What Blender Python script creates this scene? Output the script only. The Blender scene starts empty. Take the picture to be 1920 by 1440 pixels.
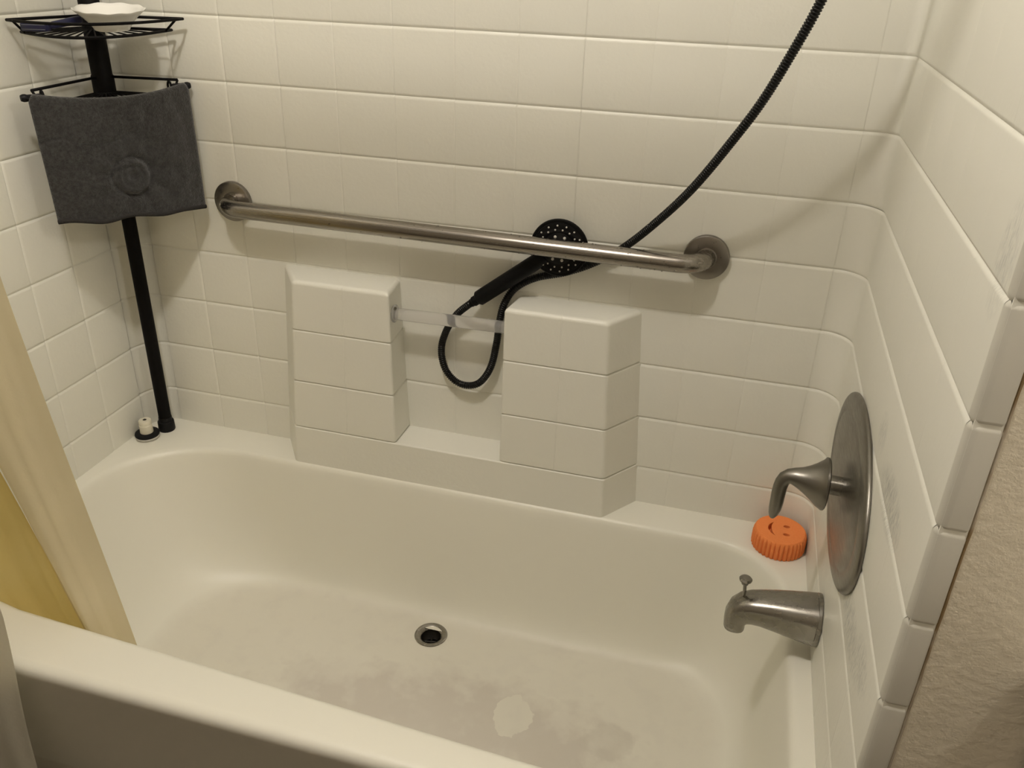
import bpy, bmesh, math, random
from mathutils import Vector, Matrix, noise
random.seed(4)
scene = bpy.context.scene
COL = scene.collection
PI = math.pi

# ------------------------------------------------------------------ camera
cd = bpy.data.cameras.new('camera')
cam = bpy.data.objects.new('camera', cd)
COL.objects.link(cam)
RC = ((0.963153333436231, 0.26738274540543666, 0.02901936853393145),
      (0.1484130049633889, -0.4383996218869157, -0.8864419617138427),
      (-0.2242972051729441, 0.8580863820087026, -0.46192913391855406))
right, up, back = Vector(RC[0]), -Vector(RC[1]), -Vector(RC[2])
M = Matrix((right, up, back)).transposed().to_4x4()
M.translation = Vector((1.24897463, -1.48039764, 1.42595716))
cam.matrix_world = M
cd.sensor_fit = 'HORIZONTAL'
cd.sensor_width = 36.0
cd.lens = 1590.4 / 1920 * 36
cd.clip_start = 0.02
scene.camera = cam

# ------------------------------------------------------------------ world, light, exposure
w = bpy.data.worlds.new('world')
scene.world = w
w.use_nodes = True
w.node_tree.nodes['Background'].inputs[0].default_value = (1.0, 0.95, 0.87, 1)
w.node_tree.nodes['Background'].inputs[1].default_value = 0.01
def bulb(name, loc, energy, colour, size):
    ld = bpy.data.lights.new(name, 'POINT')
    ld.energy = energy
    ld.color = colour
    ld.shadow_soft_size = size
    lo = bpy.data.objects.new(name, ld)
    lo.location = loc
    COL.objects.link(lo)
bulb('ceiling_bulb', (0.73, -1.00, 2.36), 35.5, (1.0, 0.945, 0.878), 0.048)
bulb('wall_fill_light', (1.95, -1.02, 1.95), 14.5, (1.0, 0.94, 0.86), 0.07)  # added unseen fill that brightens the beige drywall
vs = scene.view_settings
vs.view_transform = 'Standard'
vs.look = 'None'
vs.gamma = 1.0
vs.use_curve_mapping = False
vs.exposure = 0.0

# ------------------------------------------------------------------ materials
def nmat(name, base, rough=0.4, metal=0.0, **kw):
    m = bpy.data.materials.new(name)
    m.use_nodes = True
    b = m.node_tree.nodes['Principled BSDF']
    b.inputs['Base Color'].default_value = (*base, 1)
    b.inputs['Roughness'].default_value = rough
    b.inputs['Metallic'].default_value = metal
    for k, v in kw.items():
        b.inputs[k].default_value = v
    return m

def N(m, t, **kw):
    n = m.node_tree.nodes.new(t)
    for k, v in kw.items():
        setattr(n, k, v)
    return n

def L(m, a, b):
    m.node_tree.links.new(a, b)

def bsdf(m):
    return m.node_tree.nodes['Principled BSDF']

def coords(m, kind='Object', scale=(1, 1, 1)):
    if kind == 'World':
        tc = N(m, 'ShaderNodeNewGeometry').outputs['Position']
    else:
        tc = N(m, 'ShaderNodeTexCoord').outputs[kind]
    mp = N(m, 'ShaderNodeMapping')
    mp.inputs['Scale'].default_value = scale
    L(m, tc, mp.inputs['Vector'])
    return mp.outputs['Vector']

def noise_tex(m, vec, scale, detail=3, rough=0.55):
    n = N(m, 'ShaderNodeTexNoise')
    n.inputs['Scale'].default_value = scale
    n.inputs['Detail'].default_value = detail
    n.inputs['Roughness'].default_value = rough
    L(m, vec, n.inputs['Vector'])
    return n.outputs['Fac']

def bump(m, h, strength=0.3, dist=0.002, prev=None):
    b = N(m, 'ShaderNodeBump')
    b.inputs['Strength'].default_value = strength
    b.inputs['Distance'].default_value = dist
    L(m, h, b.inputs['Height'])
    if prev is not None:
        L(m, prev, b.inputs['Normal'])
    return b.outputs['Normal']

def ramp(m, fac, stops):
    r = N(m, 'ShaderNodeValToRGB')
    e = r.color_ramp.elements
    while len(e) < len(stops):
        e.new(0.5)
    for i, (p, c) in enumerate(stops):
        e[i].position = p
        e[i].color = (*c, 1) if len(c) == 3 else c
    L(m, fac, r.inputs['Fac'])
    return r.outputs['Color']

def mixc(m, fac, a, b):
    x = N(m, 'ShaderNodeMix', data_type='RGBA')
    if hasattr(fac, 'links'):
        L(m, fac, x.inputs[0])
    else:
        x.inputs[0].default_value = fac
    for s, v in ((6, a), (7, b)):
        if hasattr(v, 'links'):
            L(m, v, x.inputs[s])
        else:
            x.inputs[s].default_value = (*v, 1)
    return x.outputs[2]

def math_n(m, op, a, b=None, clamp=False):
    n = N(m, 'ShaderNodeMath', operation=op, use_clamp=clamp)
    for i, v in enumerate((a, b)):
        if v is None:
            continue
        if hasattr(v, 'links'):
            L(m, v, n.inputs[i])
        else:
            n.inputs[i].default_value = v
    return n.outputs[0]

WHITE = (0.80, 0.787, 0.705)
# moulded acrylic wall
m_wall = nmat('surround_acrylic', WHITE, 0.42)
v = coords(m_wall, 'World')
n1 = noise_tex(m_wall, v, 130, 2)
n2 = noise_tex(m_wall, v, 28, 3)
L(m_wall, bump(m_wall, n2, 0.42, 0.0020, bump(m_wall, n1, 0.45, 0.0009)), bsdf(m_wall).inputs['Normal'])
L(m_wall, mixc(m_wall, noise_tex(m_wall, v, 5, 4), (0.79, 0.777, 0.694), (0.815, 0.803, 0.722)), bsdf(m_wall).inputs['Base Color'])

# same acrylic with dull scuffed patches (right wall)
m_scuff = nmat('surround_acrylic_scuffed', WHITE, 0.42)
v = coords(m_scuff, 'World')
n1 = noise_tex(m_scuff, v, 130, 2)
n2 = noise_tex(m_scuff, v, 28, 3)
L(m_scuff, bump(m_scuff, n2, 0.3, 0.0018, bump(m_scuff, n1, 0.25, 0.0006)), bsdf(m_scuff).inputs['Normal'])
sx = N(m_scuff, 'ShaderNodeSeparateXYZ')
L(m_scuff, N(m_scuff, 'ShaderNodeNewGeometry').outputs['Position'], sx.inputs[0])
streak = noise_tex(m_scuff, coords(m_scuff, 'World', (150, 420, 75)), 1.0, 4, 0.7)
mask = None
for (cy, cz, ry, rz, amp) in ((-0.565, 0.850, 0.085, 0.035, 0.9), (-0.535, 0.640, 0.12, 0.032, 0.8), (-0.64, 0.665, 0.05, 0.03, 0.7), (-0.705, 1.20, 0.03, 0.06, 0.4), (-0.435, 0.875, 0.03, 0.03, 0.45)):
    dy = math_n(m_scuff, 'POWER', math_n(m_scuff, 'ABSOLUTE', math_n(m_scuff, 'DIVIDE', math_n(m_scuff, 'SUBTRACT', sx.outputs[1], cy), ry)), 2.0)
    dz = math_n(m_scuff, 'POWER', math_n(m_scuff, 'ABSOLUTE', math_n(m_scuff, 'DIVIDE', math_n(m_scuff, 'SUBTRACT', sx.outputs[2], cz), rz)), 2.0)
    k = math_n(m_scuff, 'MULTIPLY', math_n(m_scuff, 'SUBTRACT', 1.0, math_n(m_scuff, 'ADD', dy, dz), True), amp)
    mask = k if mask is None else math_n(m_scuff, 'MAXIMUM', mask, k)
st = math_n(m_scuff, 'MULTIPLY', math_n(m_scuff, 'SUBTRACT', streak, 0.44, True), 5.0, True)
fac = math_n(m_scuff, 'MULTIPLY', math_n(m_scuff, 'MULTIPLY', math_n(m_scuff, 'POWER', mask, 0.75), st), 0.90, True)
L(m_scuff, mixc(m_scuff, fac, WHITE, (0.33, 0.34, 0.32)), bsdf(m_scuff).inputs['Base Color'])

# gelcoat tub with worn stains on the floor
m_tub = nmat('tub_gelcoat', (0.80, 0.775, 0.69), 0.38)
v = coords(m_tub, 'World')
sx = N(m_tub, 'ShaderNodeSeparateXYZ')
L(m_tub, N(m_tub, 'ShaderNodeNewGeometry').outputs['Position'], sx.inputs[0])
lowz = N(m_tub, 'ShaderNodeMapRange')
for i, val in zip((1, 2, 3, 4), (0.101, 0.112, 1.0, 0.0)):
    lowz.inputs[i].default_value = val
L(m_tub, sx.outputs[2], lowz.inputs[0])
wob = noise_tex(m_tub, v, 9, 3)
wob2 = noise_tex(m_tub, v, 26, 4)
def blob(cx, cy, rx, ry, soft, wamp):
    dx = math_n(m_tub, 'POWER', math_n(m_tub, 'ABSOLUTE', math_n(m_tub, 'DIVIDE', math_n(m_tub, 'SUBTRACT', sx.outputs[0], cx), rx)), 2.0)
    dy = math_n(m_tub, 'POWER', math_n(m_tub, 'ABSOLUTE', math_n(m_tub, 'DIVIDE', math_n(m_tub, 'SUBTRACT', sx.outputs[1], cy), ry)), 2.0)
    d = math_n(m_tub, 'ADD', math_n(m_tub, 'ADD', dx, dy), math_n(m_tub, 'MULTIPLY', math_n(m_tub, 'ADD', math_n(m_tub, 'SUBTRACT', wob, 0.5), math_n(m_tub, 'MULTIPLY', math_n(m_tub, 'SUBTRACT', wob2, 0.5), 0.8)), wamp))
    return math_n(m_tub, 'MULTIPLY', math_n(m_tub, 'SUBTRACT', 1.0, d), 1.0 / soft, True)
grey = blob(0.87, -0.43, 0.42, 0.165, 0.75, 1.8)
spot = blob(0.977, -0.353, 0.034, 0.048, 0.12, 3.2)
spot2 = blob(1.165, -0.362, 0.055, 0.045, 0.35, 1.8)
stain = math_n(m_tub, 'MULTIPLY', grey, math_n(m_tub, 'SUBTRACT', 1.0, spot), True)
stain = math_n(m_tub, 'MULTIPLY', stain, lowz.outputs[0])
c = mixc(m_tub, math_n(m_tub, 'MULTIPLY', stain, 0.72), mixc(m_tub, lowz.outputs[0], (0.805, 0.787, 0.69), (0.735, 0.708, 0.612)), (0.57, 0.525, 0.46))
c = mixc(m_tub, math_n(m_tub, 'MULTIPLY', math_n(m_tub, 'MULTIPLY', spot2, lowz.outputs[0]), 0.5), c, (0.57, 0.535, 0.46))
mott = math_n(m_tub, 'MULTIPLY', math_n(m_tub, 'MULTIPLY', math_n(m_tub, 'SUBTRACT', wob2, 0.48, True), 1.6, True), lowz.outputs[0])
c = mixc(m_tub, mott, c, (0.665, 0.635, 0.56))
L(m_tub, c, bsdf(m_tub).inputs['Base Color'])
rg = mixc(m_tub, lowz.outputs[0], (0.38,) * 3, (0.55,) * 3)
L(m_tub, rg, bsdf(m_tub).inputs['Roughness'])
L(m_tub, bump(m_tub, noise_tex(m_tub, v, 420, 2), 0.12, 0.0004, bump(m_tub, noise_tex(m_tub, v, 11, 2), 0.12, 0.002)), bsdf(m_tub).inputs['Normal'])

def metal(name, base, rough, aniso_scale, bmp=0.05):
    m = nmat(name, base, rough, 1.0)
    v = coords(m, 'Object', aniso_scale)
    n = noise_tex(m, v, 1.0, 3, 0.6)
    L(m, bump(m, n, bmp, 0.0003), bsdf(m).inputs['Normal'])
    r = N(m, 'ShaderNodeMapRange')
    for i, val in zip((1, 2, 3, 4), (0.3, 0.7, rough - 0.07, rough + 0.08)):
        r.inputs[i].default_value = val
    L(m, n, r.inputs[0])
    L(m, r.outputs[0], bsdf(m).inputs['Roughness'])
    return m
m_steel = metal('brushed_stainless', (0.295, 0.272, 0.242), 0.25, (3, 260, 260), 0.008)
m_steeld = metal('stainless_disc', (0.27, 0.25, 0.225), 0.33, (90, 90, 90), 0.01)
m_nickel = metal('brushed_nickel', (0.235, 0.222, 0.196), 0.36, (40, 40, 400))
m_chrome = metal('worn_nickel', (0.30, 0.285, 0.255), 0.27, (30, 60, 60))
m_black = nmat('black_plastic', (0.0035, 0.0035, 0.0038), 0.48, 0.0, **{'Specular IOR Level': 0.14})
m_blackm = nmat('black_painted_metal', (0.0045, 0.0040, 0.0040), 0.55, 0.0, **{'Specular IOR Level': 0.10})
m_hose = nmat('black_hose', (0.0045, 0.0045, 0.0045), 0.33, 0.0, **{'Specular IOR Level': 0.3})
m_face = nmat('black_spray_face', (0.0045, 0.0045, 0.005), 0.32, 0.0, **{'Specular IOR Level': 0.2})
m_nozzle = nmat('pale_rubber', (0.62, 0.60, 0.55), 0.5)
m_rubber = nmat('black_rubber', (0.007, 0.007, 0.008), 0.55, 0.0, **{'Specular IOR Level': 0.2})
m_whitep = nmat('white_plastic', (0.72, 0.68, 0.55), 0.4)
m_greyp = nmat('grey_plastic', (0.50, 0.48, 0.43), 0.4)
m_razor = nmat('navy_plastic', (0.010, 0.012, 0.055), 0.35)
m_blade = nmat('grey_blade_strip', (0.16, 0.17, 0.20), 0.4)
m_dark = nmat('dark_pipe', (0.012, 0.010, 0.006), 0.5)
m_caulk = nmat('brown_caulk', (0.30, 0.22, 0.12), 0.8)
L(m_caulk, ramp(m_caulk, noise_tex(m_caulk, coords(m_caulk, 'World'), 9, 4), ((0.42, (0.42, 0.37, 0.29)), (0.58, (0.22, 0.15, 0.07)))), bsdf(m_caulk).inputs['Base Color'])
m_ceram = nmat('white_glazed_ceramic', (0.80, 0.79, 0.75), 0.2)
m_floor = nmat('brown_floor', (0.10, 0.06, 0.045), 0.5)
L(m_floor, mixc(m_floor, noise_tex(m_floor, coords(m_floor, 'World', (2, 30, 1)), 3, 4), (0.075, 0.058, 0.046), (0.12, 0.096, 0.075)), bsdf(m_floor).inputs['Base Color'])

m_clear = nmat('clear_acrylic', (0.93, 0.92, 0.90), 0.24, 0.0, **{'Transmission Weight': 0.82, 'IOR': 1.30})
v = coords(m_clear)
L(m_clear, mixc(m_clear, noise_tex(m_clear, v, 60, 3), (0.80, 0.79, 0.77), (0.97, 0.96, 0.94)), bsdf(m_clear).inputs['Base Color'])

m_water = nmat('water', (1, 1, 1), 0.03, 0.0, **{'Transmission Weight': 1.0, 'IOR': 1.33})
m_towel = nmat('charcoal_microfibre', (0.030, 0.029, 0.028), 0.95, 0.0, **{'Sheen Weight': 0.35, 'Sheen Roughness': 0.5})
v = coords(m_towel)
t1 = noise_tex(m_towel, v, 420, 3, 0.7)
t2 = noise_tex(m_towel, v, 38, 5, 0.65)
L(m_towel, mixc(m_towel, t2, (0.020, 0.019, 0.019), (0.060, 0.058, 0.056)), bsdf(m_towel).inputs['Base Color'])
t3 = noise_tex(m_towel, v, 170, 4, 0.7)
L(m_towel, mixc(m_towel, math_n(m_towel, 'MULTIPLY', math_n(m_towel, 'SUBTRACT', t3, 0.36, True), 3.2, True), (0.010, 0.0095, 0.009), bsdf(m_towel).inputs['Base Color'].links[0].from_socket), bsdf(m_towel).inputs['Base Color'])
L(m_towel, bump(m_towel, t2, 0.6, 0.006, bump(m_towel, t1, 0.8, 0.0022)), bsdf(m_towel).inputs['Normal'])
m_hem = nmat('charcoal_hem', (0.020, 0.018, 0.017), 0.95)
L(m_hem, bump(m_hem, noise_tex(m_hem, coords(m_hem), 400, 2), 0.7, 0.002), bsdf(m_hem).inputs['Normal'])

m_sponge = nmat('orange_foam', (0.90, 0.27, 0.07), 0.9)
v = coords(m_sponge)
s1 = noise_tex(m_sponge, v, 260, 4, 0.7)
L(m_sponge, bump(m_sponge, s1, 0.7, 0.002), bsdf(m_sponge).inputs['Normal'])
L(m_sponge, mixc(m_sponge, s1, (0.88, 0.24, 0.055), (0.95, 0.31, 0.095)), bsdf(m_sponge).inputs['Base Color'])

def drywall(name, a, b, amount):
    m = nmat(name, a, 0.85)
    v = coords(m, 'World')
    p = noise_tex(m, v, 75, 5, 0.65)
    q = ramp(m, p, ((0.40, (0, 0, 0)), (0.62, (1, 1, 1))))
    fine = noise_tex(m, v, 230, 3, 0.6)
    L(m, bump(m, q, amount, 0.004, bump(m, fine, 0.5 * amount, 0.0016)), bsdf(m).inputs['Normal'])
    L(m, mixc(m, noise_tex(m, v, 14, 4), a, b), bsdf(m).inputs['Base Color'])
    return m
m_dry = drywall('beige_textured_paint', (0.665, 0.60, 0.475), (0.70, 0.635, 0.505), 0.17)
m_room = drywall('room_paint', (0.42, 0.38, 0.31), (0.45, 0.41, 0.34), 0.2)
m_ceil = drywall('ceiling_paint', (0.62, 0.58, 0.52), (0.65, 0.61, 0.55), 0.3)
m_trim = nmat('flange_acrylic', (0.60, 0.580, 0.505), 0.4)
L(m_trim, bump(m_trim, noise_tex(m_trim, coords(m_trim, 'World'), 60, 3), 0.3, 0.001), bsdf(m_trim).inputs['Normal'])

def vinyl(name, colour, trans, alpha, rough=0.35, clump=None):
    m = bpy.data.materials.new(name)
    m.use_nodes = True
    nt = m.node_tree
    nt.nodes.clear()
    out = N(m, 'ShaderNodeOutputMaterial')
    v = coords(m)
    nz = noise_tex(m, v, 45, 4, 0.6)
    nrm = bump(m, nz, 0.35, 0.003)
    colr = mixc(m, noise_tex(m, v, 9, 4), colour, tuple(x * 1.06 for x in colour)) if clump is None else mixc(m, noise_tex(m, v, 9, 4), colour, clump)
    d = N(m, 'ShaderNodeBsdfDiffuse'); L(m, colr, d.inputs[0]); L(m, nrm, d.inputs['Normal'])
    t = N(m, 'ShaderNodeBsdfTranslucent'); L(m, colr, t.inputs[0]); L(m, nrm, t.inputs['Normal'])
    g = N(m, 'ShaderNodeBsdfGlossy'); g.inputs['Roughness'].default_value = rough; L(m, nrm, g.inputs['Normal'])
    tr = N(m, 'ShaderNodeBsdfTransparent'); L(m, colr, tr.inputs[0])
    a = N(m, 'ShaderNodeMixShader'); a.inputs[0].default_value = trans
    L(m, d.outputs[0], a.inputs[1]); L(m, t.outputs[0], a.inputs[2])
    b = N(m, 'ShaderNodeMixShader'); b.inputs[0].default_value = alpha
    L(m, a.outputs[0], b.inputs[1]); L(m, tr.outputs[0], b.inputs[2])
    cst = N(m, 'ShaderNodeMixShader'); cst.inputs[0].default_value = 0.05
    L(m, b.outputs[0], cst.inputs[1]); L(m, g.outputs[0], cst.inputs[2])
    L(m, cst.outputs[0], out.inputs[0])
    return m
m_liner = vinyl('yellow_vinyl_liner', (0.86, 0.77, 0.555), 0.5, 0.20)
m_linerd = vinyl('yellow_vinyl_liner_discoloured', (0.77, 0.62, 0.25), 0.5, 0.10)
m_outer = vinyl('frosted_vinyl', (0.76, 0.74, 0.65), 0.45, 0.05)

# ------------------------------------------------------------------ mesh helpers
def link(name, me, mat=None, parent=None, loc=(0, 0, 0), rotz=0.0):
    o = bpy.data.objects.new(name, me)
    COL.objects.link(o)
    if mat is not None and not me.materials:
        me.materials.append(mat)
    o.location = loc
    o.rotation_euler = (0, 0, rotz)
    if parent is not None:
        o.parent = parent
    return o

def mesh(name, verts, faces, smooth=True, normals=None):
    me = bpy.data.meshes.new(name)
    me.from_pydata([tuple(p) for p in verts], [], faces)
    me.update()
    if smooth:
        me.polygons.foreach_set('use_smooth', [True] * len(me.polygons))
    if normals is not None:
        me.normals_split_custom_set_from_vertices([Vector(n).normalized() for n in normals])
    return me

def area_normals(me, caps=False, skip=None):
    nn = [Vector((0, 0, 0)) for _ in me.vertices]
    for p in me.polygons:
        if (len(p.vertices) > 6 and not (caps and p.normal.z > 0.5)) or (caps is not None and p.normal.y > 0.5):
            continue
        if skip and abs(p.normal.x) > 0.9 and all(abs(me.vertices[i].co.x - skip(me.vertices[i].co.z)) < 0.0008 for i in p.vertices):
            continue
        for i in p.vertices:
            nn[i] += p.normal * p.area
    me.polygons.foreach_set('use_smooth', [True] * len(me.polygons))
    me.normals_split_custom_set_from_vertices([n.normalized() if n.length > 0 else Vector((0, 0, 1)) for n in nn])
    return me

def sharp(me, deg=35):
    me.set_sharp_from_angle(angle=math.radians(deg))
    return me

def recalc(me):
    bm = bmesh.new(); bm.from_mesh(me)
    bmesh.ops.recalc_face_normals(bm, faces=bm.faces)
    bm.to_mesh(me); bm.free()
    return me

def thing(name, label, cat, loc=(0, 0, 0), group=None):
    o = bpy.data.objects.new(name, None)
    o.empty_display_size = 0.05
    COL.objects.link(o)
    o.location = loc
    o['label'] = label
    o['category'] = cat
    if group:
        o['group'] = group
    return o

def part(name, me, mat, t, label=None):
    """mesh given in world coordinates, parented to a thing whose origin may lie elsewhere"""
    off = Vector((0, 0, 0))
    q = t
    while q is not None:
        off += q.location
        q = q.parent
    me.transform(Matrix.Translation(-off))
    o = link(name, me, mat, t)
    if label:
        o['label'] = label
    return o

def tag(o, label, cat):
    o['label'] = label
    o['category'] = cat
    return o

def loft(rings, close_start=True, close_end=True, cyclic=True):
    n = len(rings[0])
    vs_, fs = [], []
    for r in rings:
        vs_ += [tuple(p) for p in r]
    for i in range(len(rings) - 1):
        for j in range(n if cyclic else n - 1):
            k = (j + 1) % n
            fs.append((i * n + j, i * n + k, (i + 1) * n + k, (i + 1) * n + j))
    if close_start:
        fs.append(tuple(range(n))[::-1])
    if close_end:
        b = (len(rings) - 1) * n
        fs.append(tuple(range(b, b + n)))
    return vs_, fs

def lerp(a, b, t):
    return a + (b - a) * t

def smooth_path(pts, per=8):
    pts = [Vector(p) for p in pts]
    out = []
    for i in range(len(pts) - 1):
        p0 = pts[max(i - 1, 0)]; p1 = pts[i]; p2 = pts[i + 1]; p3 = pts[min(i + 2, len(pts) - 1)]
        for s in range(per):
            t = s / per
            out.append(0.5 * ((2 * p1) + (p2 - p0) * t + (2 * p0 - 5 * p1 + 4 * p2 - p3) * t * t + (3 * p1 - p0 - 3 * p2 + p3) * t ** 3))
    out.append(pts[-1])
    return out

def resample(pts, step):
    d = [0.0]
    for a, b in zip(pts, pts[1:]):
        d.append(d[-1] + (b - a).length)
    n = max(2, int(d[-1] / step))
    out, k = [], 0
    for i in range(n + 1):
        s = d[-1] * i / n
        while k < len(d) - 2 and d[k + 1] < s:
            k += 1
        t = (s - d[k]) / max(1e-9, d[k + 1] - d[k])
        out.append(pts[k].lerp(pts[k + 1], min(1, max(0, t))))
    return out

def tube_rings(pts, radius, n=12, squash=None):
    pts = [Vector(p) for p in pts]
    rings = []
    ref = None
    for i, p in enumerate(pts):
        t = (pts[min(i + 1, len(pts) - 1)] - pts[max(i - 1, 0)]).normalized()
        if ref is None:
            ref = t.orthogonal().normalized()
            if abs(t.x) < 0.9:
                ref = (Vector((1, 0, 0)) - t * t.x).normalized()
        ref = (ref - t * ref.dot(t)).normalized()
        bn = t.cross(ref)
        r = radius[i] if isinstance(radius, (list, tuple)) else radius
        sq = squash[i] if squash else 1.0
        rings.append([p + (ref * math.cos(a) * r * sq + bn * math.sin(a) * r) for a in (2 * PI * k / n for k in range(n))])
    return rings

def tube_me(name, pts, radius, n=12, smooth=True, deg=50):
    me = mesh(name, *loft(tube_rings(pts, radius, n)), smooth)
    recalc(me)
    return sharp(me, deg)

def join_geo(parts):
    V, F = [], []
    for vv, ff in parts:
        o = len(V)
        V += [tuple(p) for p in vv]
        F += [tuple(i + o for i in f) for f in ff]
    return V, F

def lathe(profile, n=40, mat4=None):
    rings = []
    for r, h in profile:
        ring = [Vector((r * math.cos(2 * PI * k / n), r * math.sin(2 * PI * k / n), h)) for k in range(n)]
        rings.append([mat4 @ p for p in ring] if mat4 else ring)
    return loft(rings)

def lathe_me(name, profile, n=40, mat4=None, deg=35):
    me = mesh(name, *lathe(profile, n, mat4))
    recalc(me)
    return sharp(me, deg)

def axis_mat(origin, axis):
    z = Vector(axis).normalized()
    x = z.orthogonal().normalized()
    y = z.cross(x)
    m = Matrix((x, y, z)).transposed().to_4x4()
    m.translation = Vector(origin)
    return m

def box_bm(sx, sy, sz, bev=0.003, seg=2, name='box'):
    bm = bmesh.new()
    bmesh.ops.create_cube(bm, size=1)
    bmesh.ops.scale(bm, vec=(sx, sy, sz), verts=bm.verts)
    if bev:
        bmesh.ops.bevel(bm, geom=list(bm.edges), offset=bev, segments=seg, affect='EDGES', profile=0.5)
    me = bpy.data.meshes.new(name)
    bm.to_mesh(me); bm.free()
    return sharp(me, 40)

def plane_me(name, a, b, c, d):
    return mesh(name, (a, b, c, d), [(0, 1, 2, 3)], False)

# ------------------------------------------------------------------ room shell
W = 1.475
RIM = 0.40
FY = -0.745           # front plane of the alcove
ZC = 2.44
def struct(name, me, mat, parent=None):
    o = link(name, me, mat, parent)
    if parent is None:
        o['kind'] = 'structure'
    return o

X0, X1, YR = -0.75, 2.35, -2.45
struct('floor', plane_me('floor', (X0, YR, 0), (X1, YR, 0), (X1, FY, 0), (X0, FY, 0)), m_floor)
struct('ceiling', plane_me('ceiling', (X0, YR, ZC), (X0, 0.01, ZC), (X1, 0.01, ZC), (X1, YR, ZC)), m_ceil)
struct('wall_rear', plane_me('wall_rear', (X0, YR, 0), (X0, YR, ZC), (X1, YR, ZC), (X1, YR, 0)), m_room)
struct('wall_far_left', plane_me('wall_far_left', (X0, YR, 0), (X0, FY, 0), (X0, FY, ZC), (X0, YR, ZC)), m_room)
struct('wall_far_right', plane_me('wall_far_right', (X1, YR, 0), (X1, YR, ZC), (X1, FY, ZC), (X1, FY, 0)), m_room)
def slab_me(name, x0, x1, y0, y1, z0, z1):
    v_ = [(x, y, z) for z in (z0, z1) for y in (y0, y1) for x in (x0, x1)]
    f_ = [(0, 2, 3, 1), (4, 5, 7, 6), (0, 1, 5, 4), (2, 6, 7, 3), (0, 4, 6, 2), (1, 3, 7, 5)]
    return mesh(name, v_, f_, False)
struct('wall_front_right', slab_me('wall_front_right', 1.5065, X1, FY + 0.001, FY + 0.06, 0, ZC), m_dry)
struct('wall_front_left', slab_me('wall_front_left', X0, -0.030, FY + 0.001, FY + 0.06, 0, ZC), m_dry)

# cabinet added out of view beside the tub to shade the beige wall
vn = thing('shade_cabinet', 'added beige cabinet, there to shade the wall, with white counter, right of the tub outside the picture', 'cabinet', (1.96, -1.0, 0))
def vpart(name, x0, x1, y0, y1, z0, z1, mat, par=None):
    me = box_bm(x1 - x0, y1 - y0, z1 - z0, 0.003, 2, name)
    me.transform(Matrix.Translation(((x0 + x1) / 2, (y0 + y1) / 2, (z0 + z1) / 2)))
    return part(name, me, mat, par or vn)
vpart('cabinet_body', 1.625, 2.30, -1.22, FY - 0.004, 0.0, 0.78, m_room)
vpart('counter', 1.603, 2.32, -1.26, FY - 0.002, 0.781, 0.815, m_ceram)  # added overhang, throws the shade low on the drywall
for x in (1.635, 1.97):
    d_ = vpart('door', x, x + 0.32, -1.241, -1.2215, 0.08, 0.76, m_room)
    vpart('knob', x + 0.14, x + 0.165, -1.262, -1.2415, 0.62, 0.645, m_steel, d_)

# ------------------------------------------------------------------ surround walls with moulded tiles
Z7, PZ = 0.4833, 0.1153
rows = [(RIM - 0.009, Z7)] + [(Z7 + PZ * k, Z7 + PZ * (k + 1)) for k in range(13)]
ZT = rows[-1][1]
DEP = 0.0034
BH = 0.0058
def vprof(h):
    return [(0.0, -DEP, -0.75), (BH * 0.45, -DEP * 0.42, -0.45), (BH, 0.0, -0.06), (h - BH, 0.0, 0.06), (h - BH * 0.45, -DEP * 0.42, 0.45), (h, -DEP, 0.75)]
_tiles = {}
def tile_mesh(wd, h, bv=0.0030, dv=0.0017):
    key = (round(wd, 4), round(h, 4), bv, dv)
    if key in _tiles:
        return _tiles[key]
    nv_ = min(0.75, dv / bv * 1.1)
    up_ = [(0.0, -dv, -nv_), (bv, 0.0, -0.04), (wd - bv, 0.0, 0.04), (wd, -dv, nv_)]
    vp = vprof(h)
    V, F, NN = [], [], []
    for (vz, dz, nz) in vp:
        for (ux, du, nx) in up_:
            d = min(du, dz)
            V.append((ux, -d, vz))
            NN.append((nx, -1.0, nz))
    nu = len(up_)
    for j in range(len(vp) - 1):
        for i in range(nu - 1):
            a = j * nu + i
            F.append((a, a + 1, a + nu + 1, a + nu))
    me = mesh('tile', V, F, True, NN)
    _tiles[key] = me
    return me

def corner_tile_mesh(cx, cy, r, a0, a1, h, bv, dv, seg=8):
    V, F, NN = [], [], []
    us = [(0.0, -dv, 0.0)] + [((bv / (r * abs(a1 - a0))) + (1 - 2 * bv / (r * abs(a1 - a0))) * k / seg, 0.0, 0.0) for k in range(seg + 1)] + [(1.0, -dv, 0.0)]
    vp = vprof(h)
    for (vz, dz, nz) in vp:
        for (u, du, _) in us:
            a = a0 + (a1 - a0) * u
            d = min(du, dz)
            rr = r - d
            V.append((cx + rr * math.cos(a), cy + rr * math.sin(a), vz))
            NN.append((-math.cos(a), -math.sin(a), nz))
    nu = len(us)
    for j in range(len(vp) - 1):
        for i in range(nu - 1):
            a = j * nu + i
            F.append((a, a + 1, a + nu + 1, a + nu))
    return mesh('tile', V, F, True, NN)

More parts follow.
